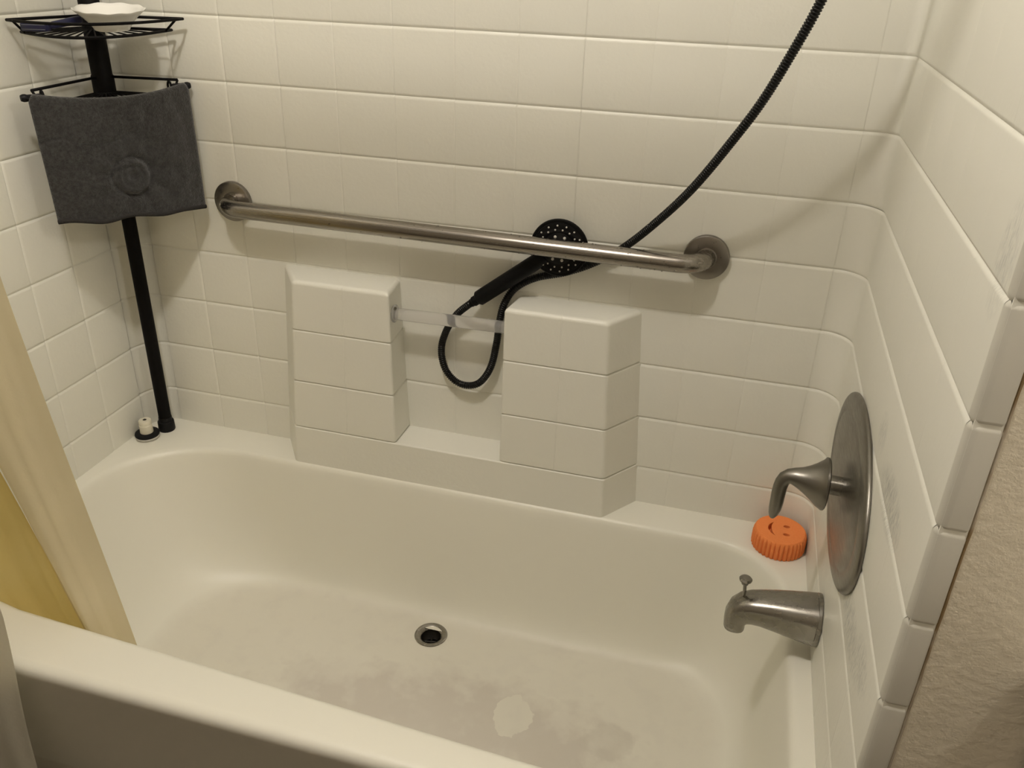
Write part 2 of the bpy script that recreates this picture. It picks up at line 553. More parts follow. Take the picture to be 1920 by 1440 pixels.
def right_corner_mesh(h, r0, r1, bv=0.0025, dv=0.0004):
    V, F, NN = [], [], []
    E = 0.050
    vp = vprof(h)
    for (vz, dz, nz) in vp:
        r = lerp(r0, r1, min(1, max(0, vz / h)))
        sec = [(W - E, 0.0, 0.0, -1.0, dv), (W - E + bv, 0.0, 0.0, -1.0, 0.0)]
        for k in range(11):
            a = PI / 2 * (1 - k / 10)
            sec.append((W - r + r * math.cos(a), -r + r * math.sin(a), -math.cos(a), -math.sin(a), 0.0))
        sec += [(W, -E - 0.0, -1.0, 0.0, 0.0003)]
        for (x, y, nx, ny, du) in sec:
            d = max(du, -dz)
            V.append((x - nx * d, y - ny * d, vz))
            NN.append((nx, ny, nz))
    nu = 14
    for j in range(len(vp) - 1):
        for i in range(nu - 1):
            a = j * nu + i
            F.append((a, a + 1, a + nu + 1, a + nu))
    return mesh('tile', V, F, True, NN)

RL, RR = 0.0545, 0.050
# the recessed body of each wall lies just behind the grooves
body_y = DEP + 0.0006
wall_back = struct('wall_back', slab_me('wall_back', -0.03, W + 0.03, body_y, 0.03, 0, ZC), m_wall)
wall_left = struct('wall_left', slab_me('wall_left', -0.03, -body_y, FY + 0.001, body_y, 0, ZC), m_wall)
wall_right = struct('wall_right', slab_me('wall_right', W + body_y, W + 0.0285, FY + 0.001, body_y, 0, ZC), m_scuff)

S = 0.1143
cols = [0.0538 + S * k for k in range(13)]
for (z0, z1) in rows:
    for k, x in enumerate(cols[:12]):
        if k in (5, 6) and abs(z0 - (Z7 + 2 * PZ)) < 1e-4:
            continue
        h = 2 * PZ if k in (5, 6) and abs(z0 - (Z7 + PZ)) < 1e-4 else z1 - z0
        bd = (0.0042, 0.0027) if k < 3 else ((0.0030, 0.0017) if k < 8 else (0.0030, 0.0010))
        link('tile', tile_mesh(S, h, *bd), m_wall, wall_back, (x, 0, z0))
# rounded corner pieces
cl = {}
for (z0, z1) in rows:
    h = round(z1 - z0, 4)
    if ('l', h) not in cl:
        cl['l', h] = corner_tile_mesh(RL, -RL, RL, PI, PI / 2, h, 0.0040, 0.0026)
    link('tile', cl['l', h], m_wall, wall_left, (0, 0, z0))
    ra = [0.048, 0.048] if z1 < 1.15 else ([0.046, 0.026] if z1 < 1.27 else ([0.026, 0.018] if z1 < 1.38 else [0.018, 0.018]))
    key = (h, *ra)
    if key not in cl:
        cl[key] = right_corner_mesh(h, *ra)
    link('tile', cl[key], m_wall, wall_back, (0, 0, z0))
PL = 0.1112
for (z0, z1) in rows:
    for k in range(6):
        wd = PL if k < 5 else (-RL - PL * 5) - (FY + 0.004)
        link('tile', tile_mesh(wd, z1 - z0, 0.0046, 0.0030), m_wall, wall_left, (0, -RL - PL * k - wd, z0), PI / 2)
# right wall: long courses with almost invisible upright joints
ys = [-RR, -0.170, -0.286, -0.365, -0.480, -0.612, FY + 0.010]
ys = [-RR, -0.1365, -0.2510, -0.3655, -0.4800, -0.6120, FY + 0.010]
for (z0, z1) in rows:
    for a, b in zip(ys, ys[1:]):
        link('tile', tile_mesh(a - b, z1 - z0, 0.0016, 0.00035), m_scuff, wall_right, (W, a, z0), -PI / 2)

# rounded front flange: one bullnose piece per course
trim = struct('trim_1', slab_me('trim_1', W + 0.004, 1.5045, FY + 0.0035, FY + 0.03, 0.0, ZC), m_trim)
def flange_mesh(h):
    r = 0.010
    sec = []
    for k in range(7):
        a = k / 6 * PI / 2
        sec.append(((W + r - r * math.cos(a), FY + r - r * math.sin(a) - 0.001), (-math.cos(a), -math.sin(a))))
    sec.append(((1.5015, FY - 0.001), (0, -1)))
    sec.append(((1.5045, FY + 0.0015), (0.8, -0.6)))
    sec.append(((1.5045, FY + 0.006), (1, 0)))
    V, F, NN = [], [], []
    vp = vprof(h)
    for (vz, dz, nz) in vp:
        for (p, nn) in sec:
            V.append((p[0] + nn[0] * dz, p[1] + nn[1] * dz, vz))
            NN.append((nn[0], nn[1], nz))
    nu = len(sec)
    for j in range(len(vp) - 1):
        for i in range(nu - 1):
            a = j * nu + i
            F.append((a, a + 1, a + nu + 1, a + nu))
    return mesh('trim_tile', V, F, True, NN)
fl = {}
for (z0, z1) in rows:
    h = round(z1 - z0, 4)
    if h not in fl:
        fl[h] = flange_mesh(h)
    link('trim_tile', fl[h], m_trim, trim, (0, 0, z0))
# stained caulk line between flange and drywall
V = []
random.seed(9)
NC = 90
for i in range(NC + 1):
    z = RIM - 0.02 + (ZT - RIM + 0.02) * i / NC
    wv = 0.0012 * (noise.noise(Vector((0, 0, z * 30))) )
    V += [(1.5035, FY + 0.001, z), (1.5048 + wv, FY - 0.0002, z), (1.5062 + wv * 1.5, FY + 0.0002, z), (1.5070 + wv, FY + 0.0015, z)]
F = [(4 * i + k, 4 * i + k + 1, 4 * i + k + 5, 4 * i + k + 4) for i in range(NC) for k in range(3)]
struct('trim_2', mesh('caulk', V, F), m_caulk)

# ------------------------------------------------------------------ moulded shelf blocks on the back wall
FRONT = -0.079
ZB = 0.825
def lx(z, top, bot):
    return lerp(bot, top, (z - RIM) / (ZB - RIM))
def block(xlf, xrf, xlw, xrw, z0, z1, out_l, out_r, rtop, name='shelf_block', bev=0.0035, bot=True):
    # each x argument is a function of z; outer sides get rounded front corners
    def ring(z, d):
        a, b, c_, e = xlf(z), xrf(z), xlw(z), xrw(z)
        y = FRONT + d
        pts = [Vector((c_ + (d if out_l else 0), 0.002, z))]
        rr = 0.006
        if out_l:
            A = Vector((c_ + d, 0.0, 0)); Bc = Vector((a + d, y, 0))
            u = (A - Bc).normalized(); w2 = Vector((1, 0, 0))
            for k in range(6):
                t = k / 5
                p = (Bc + u * rr) * (1 - t) ** 2 + Bc * 2 * t * (1 - t) + (Bc + w2 * rr) * t * t
                pts.append(Vector((p.x, p.y, z)))
        else:
            pts += [Vector((a, y + 0.0011, z)), Vector((a + 0.0022, y, z))]
        if out_r:
            A = Vector((e - d, 0.0, 0)); Bc = Vector((b - d, y, 0))
            u = (A - Bc).normalized(); w2 = Vector((-1, 0, 0))
            for k in range(6):
                t = k / 5
                p = (Bc + w2 * rr) * (1 - t) ** 2 + Bc * 2 * t * (1 - t) + (Bc + u * rr) * t * t
                pts.append(Vector((p.x, p.y, z)))
        else:
            pts += [Vector((b - 0.0020, y, z)), Vector((b, y + 0.0011, z))]
        pts.append(Vector((e - (d if out_r else 0), 0.002, z)))
        return pts
    rings = []
    if bot:
        rings += [ring(z0, DEP), ring(z0 + bev * 0.4, DEP * 0.45), ring(z0 + bev, 0)]
    else:
        rings += [ring(z0, 0)]
    if rtop:
        for k in range(6):
            a = k / 5 * PI / 2
            rings.append(ring(z1 - rtop + rtop * math.sin(a), rtop * (1 - math.cos(a))))
    else:
        rings += [ring(z1 - bev, 0), ring(z1 - bev * 0.4, DEP * 0.45), ring(z1, DEP)]
    me = mesh(name, *loft(rings))
    recalc(me)
    area_normals(me, bool(rtop), None if out_l and out_r else (xrf if out_l else xlf))
    return link(name, me, m_wall, wall_back)
Lf = lambda z: lx(z, 0.4285, 0.397)
Lw = lambda z: lx(z, 0.369, 0.339)
Lrf = lambda z: lx(z, 0.633, 0.636)
Lrw = lambda z: lx(z, 0.6235, 0.640)
Rlf = lambda z: lx(z, 0.8625, 0.860)
Rlw = lambda z: lx(z, 0.872, 0.850)
Rf = lambda z: lx(z, 1.0585, 1.0795)
Rw = lambda z: lx(z, 1.1085, 1.138)
Lm = lambda z: lx(z, 0.535, 0.523)
Rm = lambda z: lx(z, 0.972, 0.976)
ZN = 0.4900
levels = [(ZN, 0.6010, 0), (0.6010, 0.7180, 0), (0.7180, ZB, 0.009)]
for (z0, z1, rt) in levels:
    block(Lf, Lm, Lw, Lm, z0, z1, True, False, rt)
    block(Lm, Lrf, Lm, Lrw, z0, z1, False, True, rt)
    block(Rlf, Rm, Rlw, Rm, z0, z1, True, False, rt)
    block(Rm, Rf, Rm, Rw, z0, z1, False, True, rt)
block(Lf, Rf, Lw, Rw, RIM - 0.004, ZN, True, True, 0.0035, 'shelf_block', bot=False)

# ------------------------------------------------------------------ bathtub
def outline(i_b, i_l, i_r, i_f, z):
    xl, xr = 0.023 + i_l, 1.452 - i_r
    yb = -0.0765 - i_b
    yfl, yfr = -0.646 + i_f, -0.690 + i_f
    k = 1.0
    rb_l = (0.235, 0.19); rb_r = (0.135, 0.165)
    rf_l = (0.10, 0.10); rf_r = (0.12, 0.12)
    def yf(x):
        return lerp(yfl, yfr, (x - 0.2) / 0.9)
    pts = []
    NE, NCn = 14, 16
    # back edge left->right
    for s in range(NE):
        t = s / NE
        pts.append((lerp(xl + rb_l[0], xr - rb_r[0], t), yb))
    for s in range(NCn):
        a = PI / 2 - s / NCn * PI / 2
        pts.append((xr - rb_r[0] + rb_r[0] * math.cos(a), yb - rb_r[1] + rb_r[1] * math.sin(a)))
    yfr_ = yf(xr)
    for s in range(NE):
        t = s / NE
        pts.append((xr, lerp(yb - rb_r[1], yfr_ + rf_r[1], t)))
    for s in range(NCn):
        a = -s / NCn * PI / 2
        pts.append((xr - rf_r[0] + rf_r[0] * math.cos(a), yfr_ + rf_r[1] + rf_r[1] * math.sin(a)))
    for s in range(NE * 2):
        t = s / (NE * 2)
        x = lerp(xr - rf_r[0], xl + rf_l[0], t)
        pts.append((x, yf(x)))
    yfl_ = yf(xl)
    for s in range(NCn):
        a = -PI / 2 - s / NCn * PI / 2
        pts.append((xl + rf_l[0] + rf_l[0] * math.cos(a), yfl_ + rf_l[1] + rf_l[1] * math.sin(a)))
    for s in range(NE):
        t = s / NE
        pts.append((xl, lerp(yfl_ + rf_l[1], yb - rb_l[1], t)))
    for s in range(NCn):
        a = PI - s / NCn * PI / 2
        pts.append((xl + rb_l[0] + rb_l[0] * math.cos(a), yb - rb_l[1] + rb_l[1] * math.sin(a)))
    return [Vector((x, y, z)) for x, y in pts]
base = outline(0, 0, 0, 0, RIM)
def outer(front, z, side=0.0):
    r = []
    x0, x1, y1, y0 = -0.0012, W + 0.0012, 0.0012, FY + front
    cx, cy = 0.74, -0.37
    for p in base:
        dx, dy = p.x - cx, p.y - cy
        tx = ((x1 if dx > 0 else x0) - cx) / dx if abs(dx) > 1e-6 else 1e9
        ty = ((y1 if dy > 0 else y0) - cy) / dy if abs(dy) > 1e-6 else 1e9
        t = min(tx, ty)
        r.append(Vector((cx + dx * t, cy + dy * t, z)))
    return r
FZ = 0.10
DX, DY, DR = 0.752, -0.198, 0.0285
rings = [outer(0.066, 0.0), outer(0.040, 0.17), outer(0.0075, RIM - 0.034), outer(0.0025, RIM - 0.020), outer(0.003, RIM - 0.010), outer(0.0065, RIM - 0.0045), outer(0.012, RIM - 0.0012), outer(0.019, RIM)]
levels_t = [(0.400, 0, 0, 0, 0), (0.3988, 0.0035, 0.005, 0.005, 0.005), (0.395, 0.0075, 0.010, 0.010, 0.010), (0.388, 0.0105, 0.0135, 0.013, 0.014), (0.375, 0.013, 0.018, 0.0155, 0.018),
            (0.30, 0.024, 0.045, 0.022, 0.032), (0.22, 0.034, 0.083, 0.030, 0.046), (0.175, 0.0405, 0.108, 0.037, 0.055), (0.145, 0.047, 0.130, 0.046, 0.064),
            (0.125, 0.0535, 0.150, 0.058, 0.074), (0.111, 0.0625, 0.172, 0.076, 0.087), (0.1035, 0.072, 0.195, 0.098, 0.100), (0.1006, 0.081, 0.216, 0.120, 0.114), (FZ, 0.090, 0.240, 0.145, 0.13)]
for (z, b_, l_, r_, f_) in levels_t:
    rings.append(outline(b_, l_, r_, f_, z))
last = rings[-1]
rings.append([Vector((lerp(p.x, DX, 0.5), lerp(p.y, DY, 0.5), FZ)) for p in last])
circ = []
for p in last:
    a = math.atan2(p.y - DY, p.x - DX)
    circ.append(Vector((DX + DR * math.cos(a), DY + DR * math.sin(a), FZ - 0.0005)))
rings.append(circ)
rings.append([Vector((p.x, p.y, FZ - 0.05)) for p in circ])
me = mesh('tub_shell', *loft(rings, False, False))
recalc(me)
bm = bmesh.new(); bm.from_mesh(me)
if sum(f.normal.z * f.calc_area() for f in bm.faces) < 0:
    bmesh.ops.reverse_faces(bm, faces=bm.faces)
bm.to_mesh(me); bm.free()
sharp(me, 60)
tub = thing('bathtub', 'white one-piece alcove bathtub with worn, stained floor and flat front apron', 'bathtub', (0.74, -0.37, 0))
part('tub_shell', me, m_tub, tub)
Dm = Matrix.Translation((DX, DY, FZ))
dr = part('drain_flange', lathe_me('drain_flange', [(0.0195, -0.030), (0.0195, -0.006), (0.0215, -0.0022), (0.027, 0.0010), (0.0315, 0.0022), (0.0345, 0.0016), (0.0355, 0.0002), (0.034, -0.002), (0.024, -0.004), (0.022, -0.030)], 44, Dm), m_chrome, tub, 'brushed metal drain ring in the tub floor')
pr = [[Dm @ Vector((r * math.cos(2 * PI * k / 32), r * math.sin(2 * PI * k / 32), h)) for k in range(32)] for r, h in ((0.0194, -0.0035), (0.0189, -0.006), (0.0185, -0.030), (0.002, -0.031))]
part('drain_pipe', mesh('drain_pipe', *loft(pr, False, True)), m_dark, dr, 'dark inside of the drain')
part('drain_crossbar', tube_me('drain_crossbar', [(DX - 0.0186, DY - 0.004, FZ - 0.020), (DX + 0.0186, DY + 0.004, FZ - 0.020)], 0.0022, 8), m_dark, dr)
part('drain_crossbar', tube_me('drain_crossbar', [(DX - 0.004, DY + 0.0186, FZ - 0.0205), (DX + 0.004, DY - 0.0186, FZ - 0.0205)], 0.0022, 8), m_dark, dr)

# ------------------------------------------------------------------ grab bar
gb = thing('grab_bar', 'brushed stainless grab bar screwed across the tiled back wall', 'grab bar', (0.741, 0, 0.946))
BY, BR, BZL, BZR = -0.056, 0.0164, 0.9475, 0.9425
xl, xr = 0.272, 1.2105
pts = []
for k in range(11):
    a = k / 10 * PI / 2
    pts.append((xl + 0.046 - 0.046 * math.cos(a), -0.011 - (abs(BY) - 0.011) * math.sin(a), BZL))
for k in range(1, 9):
    t = k / 9
    pts.append((lerp(xl + 0.046, xr - 0.046, t), BY, lerp(BZL, BZR, t)))
for k in range(11):
    a = PI / 2 - k / 10 * PI / 2
    pts.append((xr - 0.046 + 0.046 * math.cos(a), -0.011 - (abs(BY) - 0.011) * math.sin(a), BZR))
part('bar', tube_me('bar', pts, BR, 28), m_steel, gb)
for x, z in ((xl, BZL), (xr, BZR)):
    part('flange', lathe_me('flange', [(0.002, 0.001), (0.0400, 0.001), (0.0402, 0.003), (0.0402, 0.0085), (0.0396, 0.0100), (0.0380, 0.0110), (0.0200, 0.0122), (0.0185, 0.0119), (0.0178, 0.0122), (0.002, 0.0124)], 56, axis_mat((x, 0, z), (0, -1, 0)), 30), m_steeld, gb)

random.seed(12)
drops = []
for k in range(60):
    u = random.random() ** 0.6
    x = lerp(0.40, 1.17, u)
    a = math.radians(random.choice((random.uniform(-75, -30), random.uniform(-20, 80), random.uniform(60, 100))))
    zc = lerp(BZL, BZR, (x - xl) / (xr - xl))
    d_ = Vector((0, -math.cos(a), math.sin(a)))
    r = random.uniform(0.0009, 0.0019)
    drops.append(lathe([(r, -0.0004), (r * 0.86, r * 0.45), (r * 0.5, r * 0.75), (r * 0.1, r * 0.85)], 8, axis_mat(Vector((x, BY, zc)) + d_ * BR, d_)))
o = part('water_drops', recalc(mesh('water_drops', *join_geo(drops))), m_water, gb, 'small clear drops of water')
o['kind'] = 'stuff'

# ------------------------------------------------------------------ clear towel bar in the niche
cb = thing('clear_bar', 'short frosted clear plastic bar between the two moulded shelf blocks', 'bar', (0.745, -0.052, 0.774))
part('rod', tube_me('rod', [(0.6345, -0.052, 0.7725), (0.70, -0.052, 0.7735), (0.80, -0.052, 0.7748), (0.8625, -0.052, 0.7755)], 0.0120, 20), m_clear, cb)
part('end_socket', lathe_me('end_socket', [(0.001, 0.0), (0.0175, 0.0), (0.0178, 0.002), (0.0165, 0.0035), (0.0132, 0.0042), (0.001, 0.0042)], 28, axis_mat((0.6325, -0.052, 0.7725), (1, 0, 0.0))), m_clear, cb)
part('screw', lathe_me('screw', [(0.0003, 0.0), (0.004, 0.0), (0.0038, 0.0012), (0.002, 0.002), (0.0003, 0.0021)], 16, axis_mat((0.6368, -0.0585, 0.786), (1, -0.4, 0.0))), m_chrome, cb, 'small metal screw')

# ------------------------------------------------------------------ hand shower
HC = Vector((0.9495, -0.0240, 0.9365))
sh = thing('hand_shower', 'round black hand shower tucked behind the grab bar, face towards the room', 'hand shower', HC)
tilt = Vector((0.02, -1, 0.02)).normalized()
hm = axis_mat(HC, tilt)
part('head_body', lathe_me('head_body', [(0.001, -0.013), (0.030, -0.0125), (0.044, -0.009), (0.0515, -0.003), (0.0535, 0.003), (0.0535, 0.006), (0.052, 0.0078), (0.049, 0.0082), (0.001, 0.0082)], 56, hm), m_black, sh)
part('spray_face', lathe_me('spray_face', [(0.001, 0.0080), (0.0475, 0.0080), (0.0472, 0.0096), (0.045, 0.0102), (0.030, 0.0105), (0.0292, 0.0101), (0.0285, 0.0105), (0.001, 0.0106)], 56, hm), m_face, sh)
noz = []
bx = (right - tilt * right.dot(tilt)).normalized()
by = tilt.cross(bx)
for (rad, cnt, ph, sz) in ((0.0425, 16, 0.07, 0.0017), (0.0350, 16, 0.20, 0.0017), (0.0225, 8, 0.30, 0.0029)):
    for k in range(cnt):
        a = 2 * PI * k / cnt + ph
        o = HC + bx * (rad * math.cos(a)) + by * (rad * math.sin(a)) + tilt * 0.0095
        noz.append(lathe([(sz, 0), (sz, 0.0018), (sz * 0.6, 0.0026)], 8, axis_mat(o, tilt)))
o = part('spray_nozzles', recalc(mesh('spray_nozzles', *join_geo(noz))), m_nozzle, sh, 'tiny pale rubber spray nozzles')
o['kind'] = 'stuff'
hend = Vector((0.7975, -0.0300, 0.8175))
hst = Vector((0.925, -0.0270, 0.918))
hp = [hst.lerp(hend, t) for t in (0, 0.2, 0.35, 0.5, 0.7, 0.9, 0.985, 1.0)]
part('handle', tube_me('handle', hp, [0.0135, 0.0150, 0.0150, 0.0150, 0.0150, 0.0150, 0.0148, 0.0128], 24, True, 40), m_black, sh)
hd = (hend - hst).normalized()
part('hose_nut', tube_me('hose_nut', [hend - hd * 0.001, hend + hd * 0.002, hend + hd * 0.011, hend + hd * 0.0125, hend + hd * 0.018], [0.0092, 0.0100, 0.0100, 0.0085, 0.0080], 20, True, 40), m_black, sh)

# ------------------------------------------------------------------ hose
he = hend + hd * 0.016
path = [he, he + hd * 0.012, (0.752, -0.0265, 0.776), (0.728, -0.0190, 0.735), (0.7175, -0.0190, 0.695), (0.724, -0.0200, 0.655), (0.745, -0.0210, 0.629), (0.772, -0.0215, 0.6215),
        (0.800, -0.0215, 0.633), (0.822, -0.0205, 0.670), (0.833, -0.0195, 0.725), (0.838, -0.0190, 0.772), (0.8465, -0.0170, 0.810), (0.866, -0.0120, 0.842), (0.904, -0.0086, 0.866),
        (0.960, -0.0084, 0.884), (1.010, -0.0092, 0.908), (1.068, -0.0180, 0.950), (1.129, -0.0540, 1.019), (1.1785, -0.0960, 1.087), (1.2265, -0.1310, 1.1675), (1.2625, -0.1510, 1.2335),
        (1.2940, -0.1680, 1.308), (1.3165, -0.1800, 1.369), (1.340, -0.190, 1.45), (1.359, -0.197, 1.55), (1.371, -0.212, 1.66), (1.376, -0.24, 1.775)]
pp = resample(smooth_path(path, 10), 0.00085)
rad = []
for i in range(len(pp)):
    ph = i % 5
    rad.append((0.0058, 0.0073, 0.0074, 0.0073, 0.0058)[ph])
me = mesh('hose', *loft(tube_rings(pp, rad, 12)))
recalc(me); sharp(me, 55)
hs = link('shower_hose', me, m_hose)
tag(hs, 'ribbed black shower hose looping behind the grab bar and rising to the right', 'hose')

arm = thing('hose_bracket', 'black pipe and hose bracket high on the right wall', 'bracket', (W, -0.24, 1.85))
part('pipe', tube_me('pipe', smooth_path([(W, -0.24, 1.865), (1.44, -0.24, 1.865), (1.41, -0.24, 1.855), (1.385, -0.24, 1.825)], 6), 0.0105, 16), m_black, arm)
part('flange', lathe_me('flange', [(0.001, 0.0005), (0.028, 0.0005), (0.027, 0.005), (0.014, 0.009), (0.001, 0.009)], 32, axis_mat((W, -0.24, 1.865), (-1, 0, 0))), m_black, arm)
part('bracket', tube_me('bracket', [(1.388, -0.24, 1.832), (1.379, -0.24, 1.80), (1.376, -0.24, 1.775)], [0.015, 0.015, 0.010], 20), m_black, arm)

# ------------------------------------------------------------------ tub valve: plate and lever
vy, vz = -0.3200, 0.7150
va = thing('shower_valve', 'brushed nickel lever handle on an oval wall plate beside the tub', 'faucet', (W, vy, vz))
SA, SB = 0.199, 0.127
rings = []
for (f, hgt) in ((0.995, 0.0005), (1.0, 0.0015), (1.0, 0.0035), (0.993, 0.0055), (0.975, 0.0072), (0.94, 0.0085), (0.86, 0.0094), (0.78, 0.0098), (0.765, 0.0092), (0.75, 0.0098), (0.5, 0.0108), (0.25, 0.0113), (0.09, 0.0115)):
    rings.append([Vector((W - hgt, vy + (SA - (1 - f) * 0.13 if f > 0.7 else SA * f) * math.cos(2 * PI * k / 72), vz + (SB - (1 - f) * 0.13 if f > 0.7 else SB * f) * math.sin(2 * PI * k / 72))) for k in range(72)])
me = mesh('wall_plate', *loft(rings)); recalc(me); sharp(me, 50)
part('wall_plate', me, m_nickel, va)
hy, hz = -0.3150, 0.7105
part('stem', tube_me('stem', [(W - 0.010, hy, hz), (W - 0.030, hy, hz), (W - 0.036, hy, hz)], 0.0150, 24), m_chrome, va)
prof = [(1.4430, 0.7105, 0.0385), (1.4415, 0.7106, 0.0405), (1.4385, 0.7107, 0.0408), (1.433, 0.7110, 0.0365), (1.424, 0.7117, 0.0292), (1.414, 0.7126, 0.0225), (1.404, 0.7137, 0.0172), (1.395, 0.7145, 0.0139), (1.3875, 0.7135, 0.0118), (1.3820, 0.7090, 0.0110), (1.3790, 0.7015, 0.0107), (1.3775, 0.692, 0.0106), (1.3770, 0.680, 0.0105), (1.3770, 0.666, 0.0103), (1.3765, 0.652, 0.0095), (1.3755, 0.642, 0.0075), (1.3745, 0.635, 0.0042), (1.3742, 0.6325, 0.0015)]
sq = [1] * 9 + [1.0, 1.05, 1.1, 1.2, 1.25, 1.25, 1.2, 1.2, 1.2]
pp = [Vector((x, hy, z)) for x, z, r in prof]
rg = []
for i, p in enumerate(pp):
    t = (pp[min(i + 1, len(pp) - 1)] - pp[max(i - 1, 0)])
    t = Vector((t.x, 0, t.z)).normalized()
    if i < 3:
        t = Vector((-1, 0, 0))
    yv = Vector((0, 1, 0)); u = t.cross(yv)
    r = prof[i][2]
    rg.append([p + yv * (r * sq[i] * math.cos(2 * PI * k / 32)) + u * (r * math.sin(2 * PI * k / 32)) for k in range(32)])
me = mesh('lever', *loft(rg)); recalc(me); sharp(me, 45)
part('lever', me, m_nickel, va)

# ------------------------------------------------------------------ tub spout
sy = -0.343
sp = thing('tub_spout', 'brushed metal tub spout with lift knob, under the lever handle', 'faucet', (W, sy, 0.475))
sec = [(1.4725, 0.4725, 0.0395, 0.0395, 0), (1.455, 0.4728, 0.0375, 0.0378, 0), (1.430, 0.4735, 0.0338, 0.0345, 0), (1.405, 0.4740, 0.0298, 0.0312, 0.0), (1.385, 0.4735, 0.0266, 0.0285, 0.04), (1.370, 0.4715, 0.0250, 0.0268, 0.16), (1.3585, 0.4670, 0.0236, 0.0255, 0.42), (1.3510, 0.4590, 0.0214, 0.0245, 0.80), (1.3475, 0.4480, 0.0190, 0.0236, 1.18), (1.3470, 0.4375, 0.0176, 0.0230, 1.45), (1.3475, 0.4300, 0.0172, 0.0226, 1.57), (1.3477, 0.4285, 0.0160, 0.0212, 1.57)]
rg = []
for (x, z, h2, w2, ang) in sec:
    u = Vector((-math.sin(ang), 0, math.cos(ang)))   # 'up' of the section, turning forward as the nose drops
    ring = []
    for k in range(36):
        a = 2 * PI * k / 36
        ca, sa = math.cos(a), math.sin(a)
        pw = 0.74
        ring.append(Vector((x, sy, z)) + Vector((0, 1, 0)) * (w2 * math.copysign(abs(ca) ** pw, ca)) + u * (h2 * math.copysign(abs(sa) ** pw, sa)))
    rg.append(ring)
me = mesh('spout_body', *loft(rg)); recalc(me); sharp(me, 45)
part('spout_body', me, m_chrome, sp)
part('spout_flange', lathe_me('spout_flange', [(0.037, 0.0008), (0.0428, 0.0008), (0.0432, 0.002), (0.0430, 0.0062), (0.0415, 0.0074), (0.037, 0.0080)], 48, axis_mat((W, sy, 0.4725), (-1, 0, 0))), m_chrome, sp)
kn = part('diverter_rod', tube_me('diverter_rod', [(1.356, sy, 0.480), (1.352, sy, 0.519)], 0.0028, 12), m_chrome, sp)
part('diverter_knob', lathe_me('diverter_knob', [(0.003, -0.004), (0.0055, -0.003), (0.0060, 0.000), (0.0045, 0.001), (0.0100, 0.0045), (0.0105, 0.007), (0.0085, 0.0092), (0.003, 0.0102), (0.0005, 0.0103)], 28, axis_mat((1.352, sy, 0.519), (0.02, 0, 1))), m_chrome, sp)

# ------------------------------------------------------------------ corner caddy
PX, PY = 0.0515, -0.0500
cad = thing('shower_caddy', 'tall black tension-pole corner caddy with wire shelves', 'shower caddy', (PX, PY, RIM))
part('pole', tube_me('pole', [(PX, PY, RIM + 0.004), (PX, PY, ZC - 0.03)], 0.0138, 20), m_blackm, cad)
part('pole_sleeve', tube_me('pole_sleeve', [(PX, PY, 1.135), (PX, PY, 1.139), (PX, PY, 1.178), (PX, PY, 1.181), (PX, PY, 2.05)], [0.0190, 0.0205, 0.0205, 0.0188, 0.0182], 22, True, 30), m_blackm, cad)
part('foot_cap', lathe_me('foot_cap', [(0.001, 0.0), (0.0175, 0.0), (0.0185, 0.002), (0.0180, 0.022), (0.0170, 0.024), (0.0150, 0.0245), (0.0145, 0.034), (0.001, 0.034)], 28, Matrix.Translation((PX, PY, RIM))), m_rubber, cad)
part('top_cap', lathe_me('top_cap', [(0.001, 0.0), (0.0150, 0.0), (0.0180, 0.006), (0.0185, 0.0385), (0.001, 0.0388)], 28, Matrix.Translation((PX, PY, ZC - 0.039))), m_rubber, cad)
WR = 0.0022
def arc_pts(tl, fm, tr, n=24):
    # smooth convex front passing left tip, front centre, right tip
    a, b, c_ = Vector(tl), Vector(fm), Vector(tr)
    k = b * 2 - (a + c_) * 0.5
    return [a * (1 - t) ** 2 + k * 2 * t * (1 - t) + c_ * t * t for t in (i / n for i in range(n + 1))]
def shelf(zt, zb, tlt, fmt, trt, tlb, fmb, trb, nw, with_front_rail=True):
    P = Vector((PX, PY, 0))
    geo = []
    top = arc_pts((*tlt, zt), (*fmt, zt), (*trt, zt))
    bot = arc_pts((*tlb, zb), (*fmb, zb), (*trb, zb))
    def loop(pts, z, r):
        back = Vector((PX, PY, z))
        path = ([*pts] if with_front_rail or z == zb else [])
        if path:
            geo.append(loft(tube_rings(path, r, 8)))
        for tip in (pts[0], pts[-1]):
            d = (tip - back).normalized()
            geo.append(loft(tube_rings([back + d * 0.014, tip], r, 8)))
    loop(top, zt, WR * 1.15)
    loop(bot, zb, WR * 1.15)
    for f in (0.0, 0.06, 0.94, 1.0):
        i = int(round(f * 24))
        if f in (0.06, 0.94) and not with_front_rail:
            continue
        if f in (0.0, 1.0) and with_front_rail:
            continue
        geo.append(loft(tube_rings([bot[i] + Vector((0, 0, -0.001)), top[i]], WR, 8)))
    me = mesh('wire_shelf', *join_geo(geo)); recalc(me)
    s_ = part('wire_shelf', me, m_blackm, cad)
    # inner hub ring and the fan of thin wires
    for k in range(nw):
        t = (k + 0.7) / (nw + 0.4)
        i = t * 24
        e = bot[int(i)].lerp(bot[min(24, int(i) + 1)], i - int(i))
        d = (e - Vector((PX, PY, zb))).normalized()
        a = Vector((PX, PY, zb)) + d * 0.030
        part('wire', tube_me('wire', [a, e], WR * 0.58, 6), m_blackm, s_)
    pts = []
    d0 = (bot[0] - Vector((PX, PY, zb))).normalized(); d1 = (bot[-1] - Vector((PX, PY, zb))).normalized()
    a0 = math.atan2(d0.y, d0.x); a1 = math.atan2(d1.y, d1.x)
    for k in range(13):
        a = lerp(a0, a1, k / 12)
        pts.append((PX + 0.030 * math.cos(a), PY + 0.030 * math.sin(a), zb))
    part('hub_ring', tube_me('hub_ring', pts, WR, 8), m_blackm, s_)
